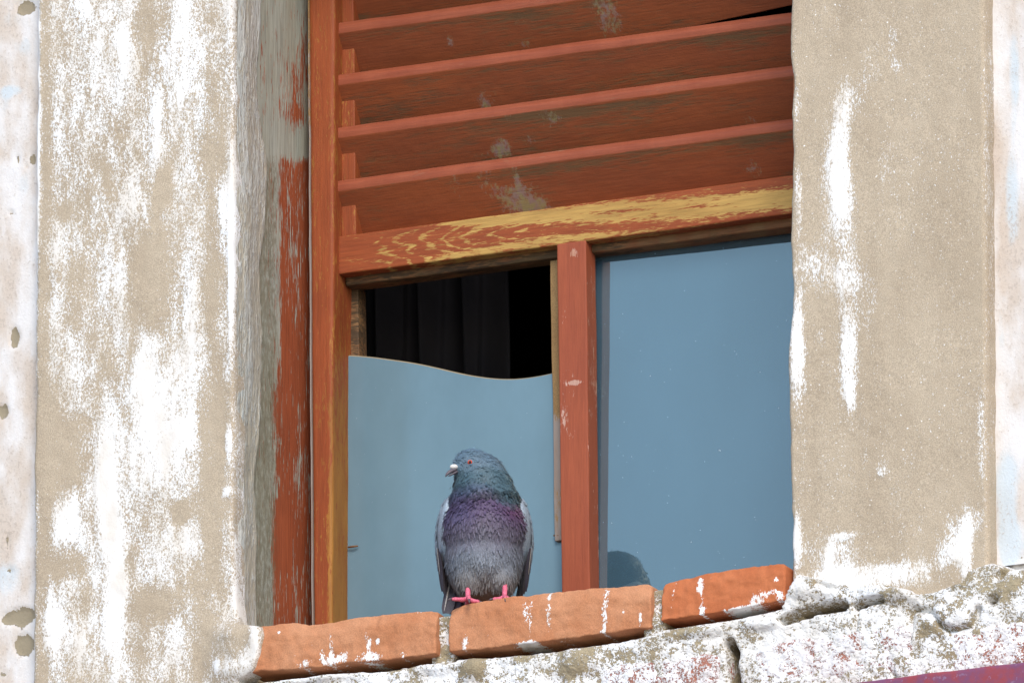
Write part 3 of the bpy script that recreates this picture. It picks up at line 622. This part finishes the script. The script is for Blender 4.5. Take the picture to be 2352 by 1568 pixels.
# panes
def pane(name, x0, x1, tops, label=None, mat='glass', tilt=(0, 0)):
    n = len(tops); y0, y1 = GY, GY+.004
    xs_ = np.array([p[0] for p in tops]); zt_ = np.array([p[1] for p in tops]); V = []
    for y in (y0, y1):
        V += [(x, y, ZB) for x in xs_] + [(x, y, z-(.0022 if y == y0 else 0)) for x, z in zip(xs_, zt_)]
    V = [(x, y+tilt[0]*(x-xs_[0])+tilt[1]*(z-ZB-.15), z) for x, y, z in V]
    F = []; m = 2*n
    for i in range(n-1):
        F += [(i, i+1, n+i+1, n+i), (m+i, m+n+i, m+n+i+1, m+i+1), (n+i, n+i+1, m+n+i+1, m+n+i), (i, m+i, m+i+1, i+1)]
    F += [(0, n, m+n, m), (n-1, m+n-1, m+2*n-1, 2*n-1)]
    me = mkmesh(name, V, F, False); o = add(name, me, M[mat], win, label); me.materials.append(M['glass_edge'])
    mi = np.zeros(len(me.polygons), dtype=np.int32)
    for i in range(n-1): mi[4*i+2] = 1
    me.polygons.foreach_set('material_index', mi); return o
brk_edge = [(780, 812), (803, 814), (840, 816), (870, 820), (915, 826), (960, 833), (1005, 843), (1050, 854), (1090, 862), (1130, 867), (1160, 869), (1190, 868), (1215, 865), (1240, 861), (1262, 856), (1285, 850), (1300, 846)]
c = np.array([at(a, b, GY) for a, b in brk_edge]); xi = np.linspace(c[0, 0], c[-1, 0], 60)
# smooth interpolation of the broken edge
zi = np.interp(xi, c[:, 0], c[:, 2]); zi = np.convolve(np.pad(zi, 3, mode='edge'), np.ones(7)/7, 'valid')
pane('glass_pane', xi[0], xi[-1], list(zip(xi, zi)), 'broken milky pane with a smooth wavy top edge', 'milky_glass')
xq = np.linspace(ax(1356, 900, GY)-.012, RX+.001, 24); pane('glass_pane', xq[0], xq[-1], [(x, zm_b+.003) for x in xq], tilt=(.034, .026))
def tube(pts, rad, n=8, cap=True):
    pts = np.array(pts, float); V = []; m = len(pts)
    for i in range(m):
        d = pts[min(i+1, m-1)]-pts[max(i-1, 0)]; d /= np.linalg.norm(d)
        u = np.cross(d, [0.31, .2, .93]); u /= np.linalg.norm(u); v = np.cross(d, u)
        for k in range(n):
            a = 2*math.pi*k/n; V.append(pts[i]+rad[i]*(math.cos(a)*u+math.sin(a)*v))
    F = [(i*n+k, i*n+(k+1) % n, (i+1)*n+(k+1) % n, (i+1)*n+k) for i in range(m-1) for k in range(n)]
    V += [pts[0], pts[-1]]
    F += [(m*n, (k+1) % n, k, k) for k in range(n)]; F += [(m*n+1, (m-1)*n+k, (m-1)*n+(k+1) % n, (m-1)*n+(k+1) % n) for k in range(n)]
    return np.array(V), F
def poly_add(name, V, F, mat, parent, colors=None, smooth=True, attrs=None):
    F = [tuple(dict.fromkeys(f)) for f in F]
    me = bpy.data.meshes.new(name); me.from_pydata([tuple(map(float, v)) for v in V], [], F); me.update()
    bm = bmesh.new(); bm.from_mesh(me); bmesh.ops.recalc_face_normals(bm, faces=bm.faces[:]); bm.to_mesh(me); bm.free()
    if smooth: me.polygons.foreach_set('use_smooth', np.ones(len(me.polygons), dtype=bool))
    if colors is not None:
        a = me.attributes.new('pigment', 'FLOAT_COLOR', 'POINT'); cc = np.ones((len(V), 4), np.float32); cc[:, :3] = colors; a.data.foreach_set('color', cc.ravel())
    return add(name, me, mat, parent)
for (a, b), (c_, d_) in (((800, 1256), (822, 1253)), ((1272, 1229), (1292, 1230))):
    V, F = tube([at(a, b, GY-.004), at((a+c_)/2, (b+d_)/2, GY-.005), at(c_, d_, GY-.004)], [.0012, .0013, .0009], 6); poly_add('nail', V, F, M['nail'], win)

# curtain inside
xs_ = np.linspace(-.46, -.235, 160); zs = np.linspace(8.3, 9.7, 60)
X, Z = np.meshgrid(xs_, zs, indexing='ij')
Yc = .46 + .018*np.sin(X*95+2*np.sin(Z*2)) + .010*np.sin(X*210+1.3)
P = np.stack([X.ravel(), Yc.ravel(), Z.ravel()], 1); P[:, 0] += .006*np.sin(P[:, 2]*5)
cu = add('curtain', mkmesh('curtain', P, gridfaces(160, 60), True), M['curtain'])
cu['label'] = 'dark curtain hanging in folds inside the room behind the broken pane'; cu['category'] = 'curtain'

# ------------------------------------------------------------------ pigeon
YP = .045
O = np.array([ax(1112, 1406, YP), YP, ZS])
pig = thing('pigeon', 'grey pigeon with green and purple neck perched on the brick sill', 'pigeon', tuple(O))
LAT, FWD, UPV = np.array([cT, sT, 0]), np.array([sT, -cT, 0]), np.array([0, 0, 1.0])
B2W = np.stack([LAT, FWD, UPV])
def bw(p): return O + np.atleast_2d(np.asarray(p, float))@B2W
ell = [((0, .000, .071), (.0505, .055, .058)), ((0, .008, .110), (.0545, .054, .052)), ((0, -.050, .060), (.034, .050, .040)), ((-.010, -.075, .040), (.020, .030, .022)),
       ((.001, .010, .142), (.047, .043, .036)), ((-.001, .010, .163), (.0395, .037, .034)), ((-.005, .011, .180), (.0335, .032, .030)),
       ((-.015, .015, .1925), (.0255, .0255, .0225)), ((-.027, .024, .186), (.0145, .0145, .0125)),
       ((-.019, .024, .037), (.019, .021, .024)), ((.023, .024, .038), (.019, .021, .024)), ((0, .0, .040), (.036, .036, .024)), ((0, .018, .062), (.038, .036, .036))]
bm = bmesh.new()
for c, r in ell:
    res = bmesh.ops.create_icosphere(bm, subdivisions=4, radius=1)
    for v in res['verts']: v.co = Vector((v.co.x*r[0]+c[0], v.co.y*r[1]+c[1], v.co.z*r[2]+c[2]))
tm = bpy.data.meshes.new('tmp'); bm.to_mesh(tm); bm.free()
to = bpy.data.objects.new('tmp', tm); COL.objects.link(to)
rm = to.modifiers.new('r', 'REMESH'); rm.mode = 'VOXEL'; rm.voxel_size = .0022
sm = to.modifiers.new('s', 'SMOOTH'); sm.iterations = 26; sm.factor = .6
dg = bpy.context.evaluated_depsgraph_get(); bm_me = bpy.data.meshes.new_from_object(to.evaluated_get(dg))
bpy.data.objects.remove(to)
nv = len(bm_me.vertices); BV = np.empty(nv*3, np.float32); bm_me.vertices.foreach_get('co', BV); BV = BV.reshape(-1, 3).astype(float)
BN = np.empty(nv*3, np.float32); bm_me.vertices.foreach_get('normal', BN); BN = BN.reshape(-1, 3).astype(float)
def lerp(a, b, t): return np.asarray(a)*(1-t[:, None])+np.asarray(b)*t[:, None]
def plum(Q):
    """pigment of the plumage over the bird's own coordinates (lateral, forward, up)"""
    a, f, z = Q[:, 0], Q[:, 1], Q[:, 2]
    n = fbm(Q, 60, 5, 4)-.5; n2 = fbm(Q, 150, 9, 3)-.5
    zz = z + .010*n*2
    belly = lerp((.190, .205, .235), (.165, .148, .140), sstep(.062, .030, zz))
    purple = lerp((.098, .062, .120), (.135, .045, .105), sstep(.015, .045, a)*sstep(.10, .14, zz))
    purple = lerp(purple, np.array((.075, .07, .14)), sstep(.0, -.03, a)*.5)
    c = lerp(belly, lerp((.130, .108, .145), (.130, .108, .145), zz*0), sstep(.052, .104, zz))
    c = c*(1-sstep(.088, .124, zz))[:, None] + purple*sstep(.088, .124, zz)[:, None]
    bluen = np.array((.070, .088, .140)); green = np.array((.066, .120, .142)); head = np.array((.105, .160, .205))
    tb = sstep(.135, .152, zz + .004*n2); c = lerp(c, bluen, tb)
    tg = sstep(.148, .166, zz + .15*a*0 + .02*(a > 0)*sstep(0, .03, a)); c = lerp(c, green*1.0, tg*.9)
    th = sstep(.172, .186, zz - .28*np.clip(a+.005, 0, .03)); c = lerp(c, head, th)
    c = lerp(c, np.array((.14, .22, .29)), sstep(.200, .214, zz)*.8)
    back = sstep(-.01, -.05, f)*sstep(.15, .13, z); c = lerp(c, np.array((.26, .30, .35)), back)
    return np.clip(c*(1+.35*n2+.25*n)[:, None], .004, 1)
W = bw(BV)
bm_me.vertices.foreach_set('co', W.astype(np.float32).ravel()); bm_me.update(); bm_me.materials.clear()
bm_me.polygons.foreach_set('use_smooth', np.ones(len(bm_me.polygons), dtype=bool))
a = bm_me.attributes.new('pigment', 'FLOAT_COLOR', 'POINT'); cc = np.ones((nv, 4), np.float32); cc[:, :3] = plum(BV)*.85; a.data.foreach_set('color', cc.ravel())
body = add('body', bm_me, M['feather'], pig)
# small contour feathers over the body
rs = np.random.RandomState(7)
def feathers(base, direc, nrm, length, width, lift, col, name, parent, kind=None, tip=None, rows=(0, .4, .8, 1), prf=(.45, 1, .85, .15), camber=.18):
    N = len(base); d = direc/np.linalg.norm(direc, axis=1, keepdims=True)
    nrm = nrm/np.linalg.norm(nrm, axis=1, keepdims=True); s = np.cross(d, nrm); s /= np.linalg.norm(s, axis=1, keepdims=True)
    R = len(rows); V = np.zeros((N, R, 3, 3)); C = np.zeros((N, R, 3, 3))
    for i, (t_, p_) in enumerate(zip(rows, prf)):
        ctr = base + d*(length*t_)[:, None] + nrm*(lift*length*(t_ if np.isscalar(t_) else 1))[:, None]
        for j, sgn in enumerate((-1, 0, 1)):
            V[:, i, j] = ctr + s*(sgn*.5*width*p_)[:, None] + nrm*((camber*width*(1 if j == 1 else 0)))[:, None]
            C[:, i, j] = col*(1 if tip is None else (1-t_*(1-tip)))
    idx = np.arange(N)[:, None]*(R*3); F = []
    for i in range(R-1):
        for j in range(2):
            q = i*3+j; F.append(np.concatenate([idx+q, idx+q+1, idx+q+4, idx+q+3], 1))
    F = np.concatenate(F)
    return add(name, mkmesh(name, bw(V.reshape(-1, 3)), F, True, None, np.clip(C.reshape(-1, 3), 0, 1)), M['feather'], parent, kind=kind)
NF = 16000; pick = rs.choice(nv, NF, replace=True); pb = BV[pick] + rs.normal(0, .0009, (NF, 3)); pn = BN[pick]
eyeC = np.array((-.0195, .0365, .1895))
keep = (np.linalg.norm(pb-eyeC, axis=1) > .0042) & (np.linalg.norm(pb-np.array((-.040, .032, .183)), axis=1) > .009) & (pb[:, 2] > .022)
pb, pn = pb[keep], pn[keep]; N = len(pb)
dn = np.stack([np.zeros(N), np.full(N, -.18), -np.ones(N)], 1)
hd = pb[:, 2] > .178; dn[hd] = np.stack([.8+0*pb[hd, 0], -.55+0*pb[hd, 0], -.45-.0*pb[hd, 0]], 1)
dn = dn - pn*np.sum(dn*pn, 1, keepdims=True) + rs.normal(0, .16, (N, 3))
z_ = pb[:, 2]; ln = np.interp(z_, [.02, .09, .105, .125, .15, .175, .19, .22], [.0085, .0078, .0068, .0058, .0050, .0040, .0032, .0028])*rs.uniform(.8, 1.25, N)
wd = ln*np.interp(z_, [.02, .09, .12, .14, .2], [.17, .19, .45, .62, .55])
neck = np.exp(-((z_-.143)/.022)**2)
crease = sstep(.52, .66, fbm(pb, 55, 88, 3, (.35, .35, 1.6)))*neck*(pb[:, 1] > 0)  # neck wrinkles: shade in the creases is put into the feather colour
belf = sstep(.105, .085, z_)
lift = .008 - .004*belf + .14*neck*rs.uniform(0, 1.3, N) + rs.uniform(0, .03, N)*(1-.8*belf)
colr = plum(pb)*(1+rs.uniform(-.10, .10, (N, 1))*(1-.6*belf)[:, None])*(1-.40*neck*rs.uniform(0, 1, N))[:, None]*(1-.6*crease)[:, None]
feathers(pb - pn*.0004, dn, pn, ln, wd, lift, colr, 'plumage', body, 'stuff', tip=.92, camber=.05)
# wings
for s in (-1, 1):
    bmw = bmesh.new(); bmesh.ops.create_uvsphere(bmw, u_segments=40, v_segments=40, radius=1)
    Q = np.array([tuple(v.co) for v in bmw.verts]); Fw = [tuple(v.index for v in f.verts) for f in bmw.faces]; bmw.free()
    up = Q[:, 2]
    wv = np.empty_like(Q); tap = np.interp(up, [-1, -.5, .2, .7, 1], [.40, .72, 1, .9, .6])
    wv[:, 0] = s*(.0475 + .0135*Q[:, 0]*s*tap + .004*up*0 - .001*np.clip(-up, 0, 1) - .008*np.clip(up-.55, 0, 1))
    wv[:, 1] = -.022 + .046*Q[:, 1]*tap + .022*up
    wv[:, 2] = .097 + .060*up
    nn = fbm(wv, 90, 3+s, 3)-.5
    cw = lerp((.30, .35, .40), (.24, .28, .33), sstep(.10, .06, wv[:, 2]+.01*nn)); cw = lerp(cw, np.array((.055, .048, .06)), sstep(.076, .066, wv[:, 2]+.006*nn)); cw *= (1+.3*nn)[:, None]
    wing = poly_add('wing', bw(wv), Fw, M['feather'], pig, cw)
    # coverts
    nW = 340; th_ = rs.uniform(0, 2*np.pi, nW); uu = rs.uniform(-.28, .92, nW); rr_ = np.sqrt(1-uu**2); tp = np.interp(uu, [-1, -.5, .2, .7, 1], [.40, .72, 1, .9, .6])
    q0 = np.stack([np.abs(np.cos(th_))*rr_, -np.abs(np.sin(th_))*rr_*.95+.25, uu], 1)
    wb = np.stack([s*(.0475+.0135*q0[:, 0]*tp-.001*np.clip(-uu, 0, 1)-.008*np.clip(uu-.55, 0, 1)), -.022+.046*q0[:, 1]*tp+.022*uu, .097+.060*uu], 1)
    wnm = np.stack([s*q0[:, 0]*1.2+1e-4, q0[:, 1]*.8, q0[:, 2]*.3], 1)
    dd_ = np.tile([-s*.06, -.30, -1.0], (nW, 1)) + rs.normal(0, .06, (nW, 3)); wnm /= np.linalg.norm(wnm, axis=1, keepdims=True); dd_ -= wnm*np.sum(dd_*wnm, 1, keepdims=True)
    bar = (np.abs(wb[:, 2]-.078+.25*(wb[:, 1]+.02)) < .005) & (wb[:, 1] < .02)
    cw = np.where(bar[:, None], (.05, .045, .06), (.28, .33, .385))*rs.uniform(.8, 1.15, (nW, 1))
    feathers(wb, dd_, wnm, np.interp(uu, [-1, 1], [.020, .010])*rs.uniform(.85, 1.15, nW), np.interp(uu, [-1, 1], [.010, .007]), np.full(nW, .03), cw, 'covert_feathers', wing, 'stuff', tip=.8)
    # primaries: long dark blades with pale edges
    for k in range(6):
        b0 = np.array([[s*(.0590-.0015*k), .004-.007*k, .086-.003*k]]); tipp = np.array([[s*(.0530-.0025*k), .000-.008*k, .030-.001*k]])
        dv = tipp-b0; L_ = np.array([np.linalg.norm(dv)])
        cl = np.array([[.045, .036, .05]]) if k % 2 == 0 else np.array([[.075, .065, .075]])
        feathers(b0, dv, np.array([[s*1.0, .45, .1]]), L_, np.array([.0125]), np.array([.0]), cl, 'primary_feather', wing, tip=.8,
                 rows=tuple(np.linspace(0, 1, 8)), prf=(.5, .8, .95, 1, 1, .95, .8, .3), camber=.12)
        feathers(b0+np.array([[s*.0012, .0035, 0]]), dv, np.array([[s*1.0, .45, .1]]), L_*.62, np.array([.0018]), np.array([.0]), np.array([[.42, .38, .33]]), 'feather_edge', wing,
                 rows=tuple(np.linspace(0, 1, 6)), prf=(.6, 1, 1, 1, .8, .2), camber=.05)
# tail
tail = None
for k in range(5):
    b0 = np.array([[-.038+.006*k, -.020-.005*k, .060]]); tp_ = np.array([[-.0480+.0085*k, -.006-.006*k, .0025+.001*k]]); dv = tp_-b0
    cl = np.array([[.075, .06, .085]]) if k else np.array([[.06, .05, .06]])
    tail = feathers(b0, dv, np.array([[-.25, .95, .35]]), np.array([np.linalg.norm(dv)]), np.array([.017]), np.array([.0]), cl, 'tail_feather', pig, tip=.9,
             rows=tuple(np.linspace(0, 1, 8)), prf=(.5, .8, .95, 1, 1, 1, .95, .6), camber=.06)
    if k == 0:
        feathers(b0+np.array([[-.0035, .003, 0]]), dv, np.array([[-.25, .95, .35]]), np.array([np.linalg.norm(dv)*.95]), np.array([.002]), np.array([.0]), np.array([[.30, .27, .25]]), 'feather_edge', tail,
             rows=tuple(np.linspace(0, 1, 6)), prf=(.6, 1, 1, 1, .8, .3), camber=.05)
# beak, cere, eyes
def ball(name, c, r, mat, parent, seg=20):
    b = bmesh.new(); bmesh.ops.create_uvsphere(b, u_segments=seg, v_segments=seg//2+2, radius=1)
    Q = np.array([tuple(v.co) for v in b.verts])*np.array(r)+np.array(c); F = [tuple(v.index for v in f.verts) for f in b.faces]; b.free()
    return poly_add(name, bw(Q), F, mat, parent)
hb = np.array([-.0365, .0315, .1835]); hdv = np.array([-.66, .34, -.46]); hdv /= np.linalg.norm(hdv)
def loft(pts, rx, rz, n=12):
    V, F = tube(pts, [1]*len(pts), n); V = V.copy()
    for i in range(len(pts)):
        d = pts[min(i+1, len(pts)-1)]-pts[max(i-1, 0)]; d = d/np.linalg.norm(d); u = np.cross(d, [0, 0, 1]); u /= np.linalg.norm(u); v = np.cross(u, d)
        for k in range(n):
            an = 2*math.pi*k/n; V[i*n+k] = pts[i]+u*rx[i]*math.cos(an)+v*rz[i]*math.sin(an)
    return V, F
bp = [hb+hdv*t_ + np.array([0, 0, q]) for t_, q in ((-.004, 0), (.002, .0002), (.006, .0004), (.0105, .0003), (.0145, -.0008), (.017, -.0030))]
V, F = loft(np.array(bp), [.0045, .0042, .0036, .0030, .0021, .0006], [.0030, .0030, .0026, .0024, .0019, .0006]); beak = poly_add('beak', bw(V), F, M['beak'], pig)
bp2 = [hb+np.array([.0005, -.0005, -.0040])+hdv*t_ for t_ in (-.004, .002, .006, .010, .0125)]
V, F = loft(np.array(bp2), [.0040, .0036, .0030, .0022, .0008], [.0018, .0017, .0014, .0011, .0005]); poly_add('lower_bill', bw(V), F, M['beak'], beak)
ball('cere', hb+hdv*.0030+np.array([.0003, .001, .0036]), (.0054, .0048, .0036), M['cere'], beak)
def onbody(a, z):
    m = (np.abs(BV[:, 0]-a) < .0022) & (np.abs(BV[:, 2]-z) < .0022); return BV[m][np.argmax(BV[m][:, 1])]
ep = onbody(eyeC[0], eyeC[2])
hc = np.array((-.017, .016, .190)); sv = np.cross(hdv*np.array([1, 1, 0]), [0, 0, 1]); sv /= np.linalg.norm(sv)
for c in (ep, ep - 2*sv*np.dot(ep-hc, sv)):
    e = ball('eye', c - (c-hc)*.06, (.0034, .0034, .0032), M['eye'], pig)
    nd = (c-hc)/np.linalg.norm(c-hc); ball('pupil', c - (c-hc)*.06 + (nd*.7+np.array([0, .7, -.1]) if c is ep else nd)*.0020, (.0018, .0018, .0018), M['pupil'], e)
# legs and feet
PINK = np.array((.62, .13, .19))
def leg(hip, ank, toes):
    parts = [([hip, (np.array(hip)+np.array(ank))/2+np.array([0, .001, 0]), ank], [.0042, .0033, .0034])]
    V = []; F = []; claws = []
    for tpts in toes:
        parts.append(([np.array(ank)]+[np.array(p) for p in tpts], [.0034]+[.0030, .0026, .0021][:len(tpts)]))
        claws.append(tpts)
    for p, r in parts:
        p = np.array([np.array(q, float) for q in p]); tt = np.linspace(0, 1, len(p)); ti = np.linspace(0, 1, len(p)*3-2)
        pi = np.stack([np.interp(ti, tt, p[:, j]) for j in range(3)], 1); ri = np.interp(ti, tt, r)*(1+.10*np.cos(ti*40))
        v, f = tube(pi, ri, 9); F += [tuple(i+len(V) for i in q) for q in f]; V += list(v)
    V = np.array(V); cl = PINK*(.85+.4*fbm(V, 200, 4, 3)[:, None])
    lg = poly_add('leg', bw(V), F, M['skin'], pig, cl)
    for tp in claws:
        e = np.array(tp[-1]); d = e-np.array(tp[-2]); d /= np.linalg.norm(d)
        v, f = tube([e-d*.001, e+d*.003, e+d*.006+np.array([0, 0, -.002])], [.0018, .0013, .0004], 7); poly_add('claw', bw(v), f, M['claw'], lg)
leg((-.021, .030, .036), (-.0205, .044, .0085), [[(-.027, .050, .0055), (-.035, .056, .0045), (-.041, .058, .0040)], [(-.020, .056, .0055), (-.0195, .066, .0050), (-.019, .073, -.001)], [(-.014, .047, .0045), (-.009, .047, .0040), (-.006, .0465, .0035)], [(-.0215, .036, .004), (-.022, .030, .003)]])
leg((.027, .032, .036), (.0260, .049, .0095), [[(.020, .051, .0060), (.015, .053, .0055), (.011, .054, .0050)], [(.0262, .058, .006), (.0265, .065, .0055), (.0267, .071, .001)], [(.032, .050, .0060), (.037, .051, .0055), (.041, .052, .0050)], [(.026, .040, .005), (.026, .034, .004)]])
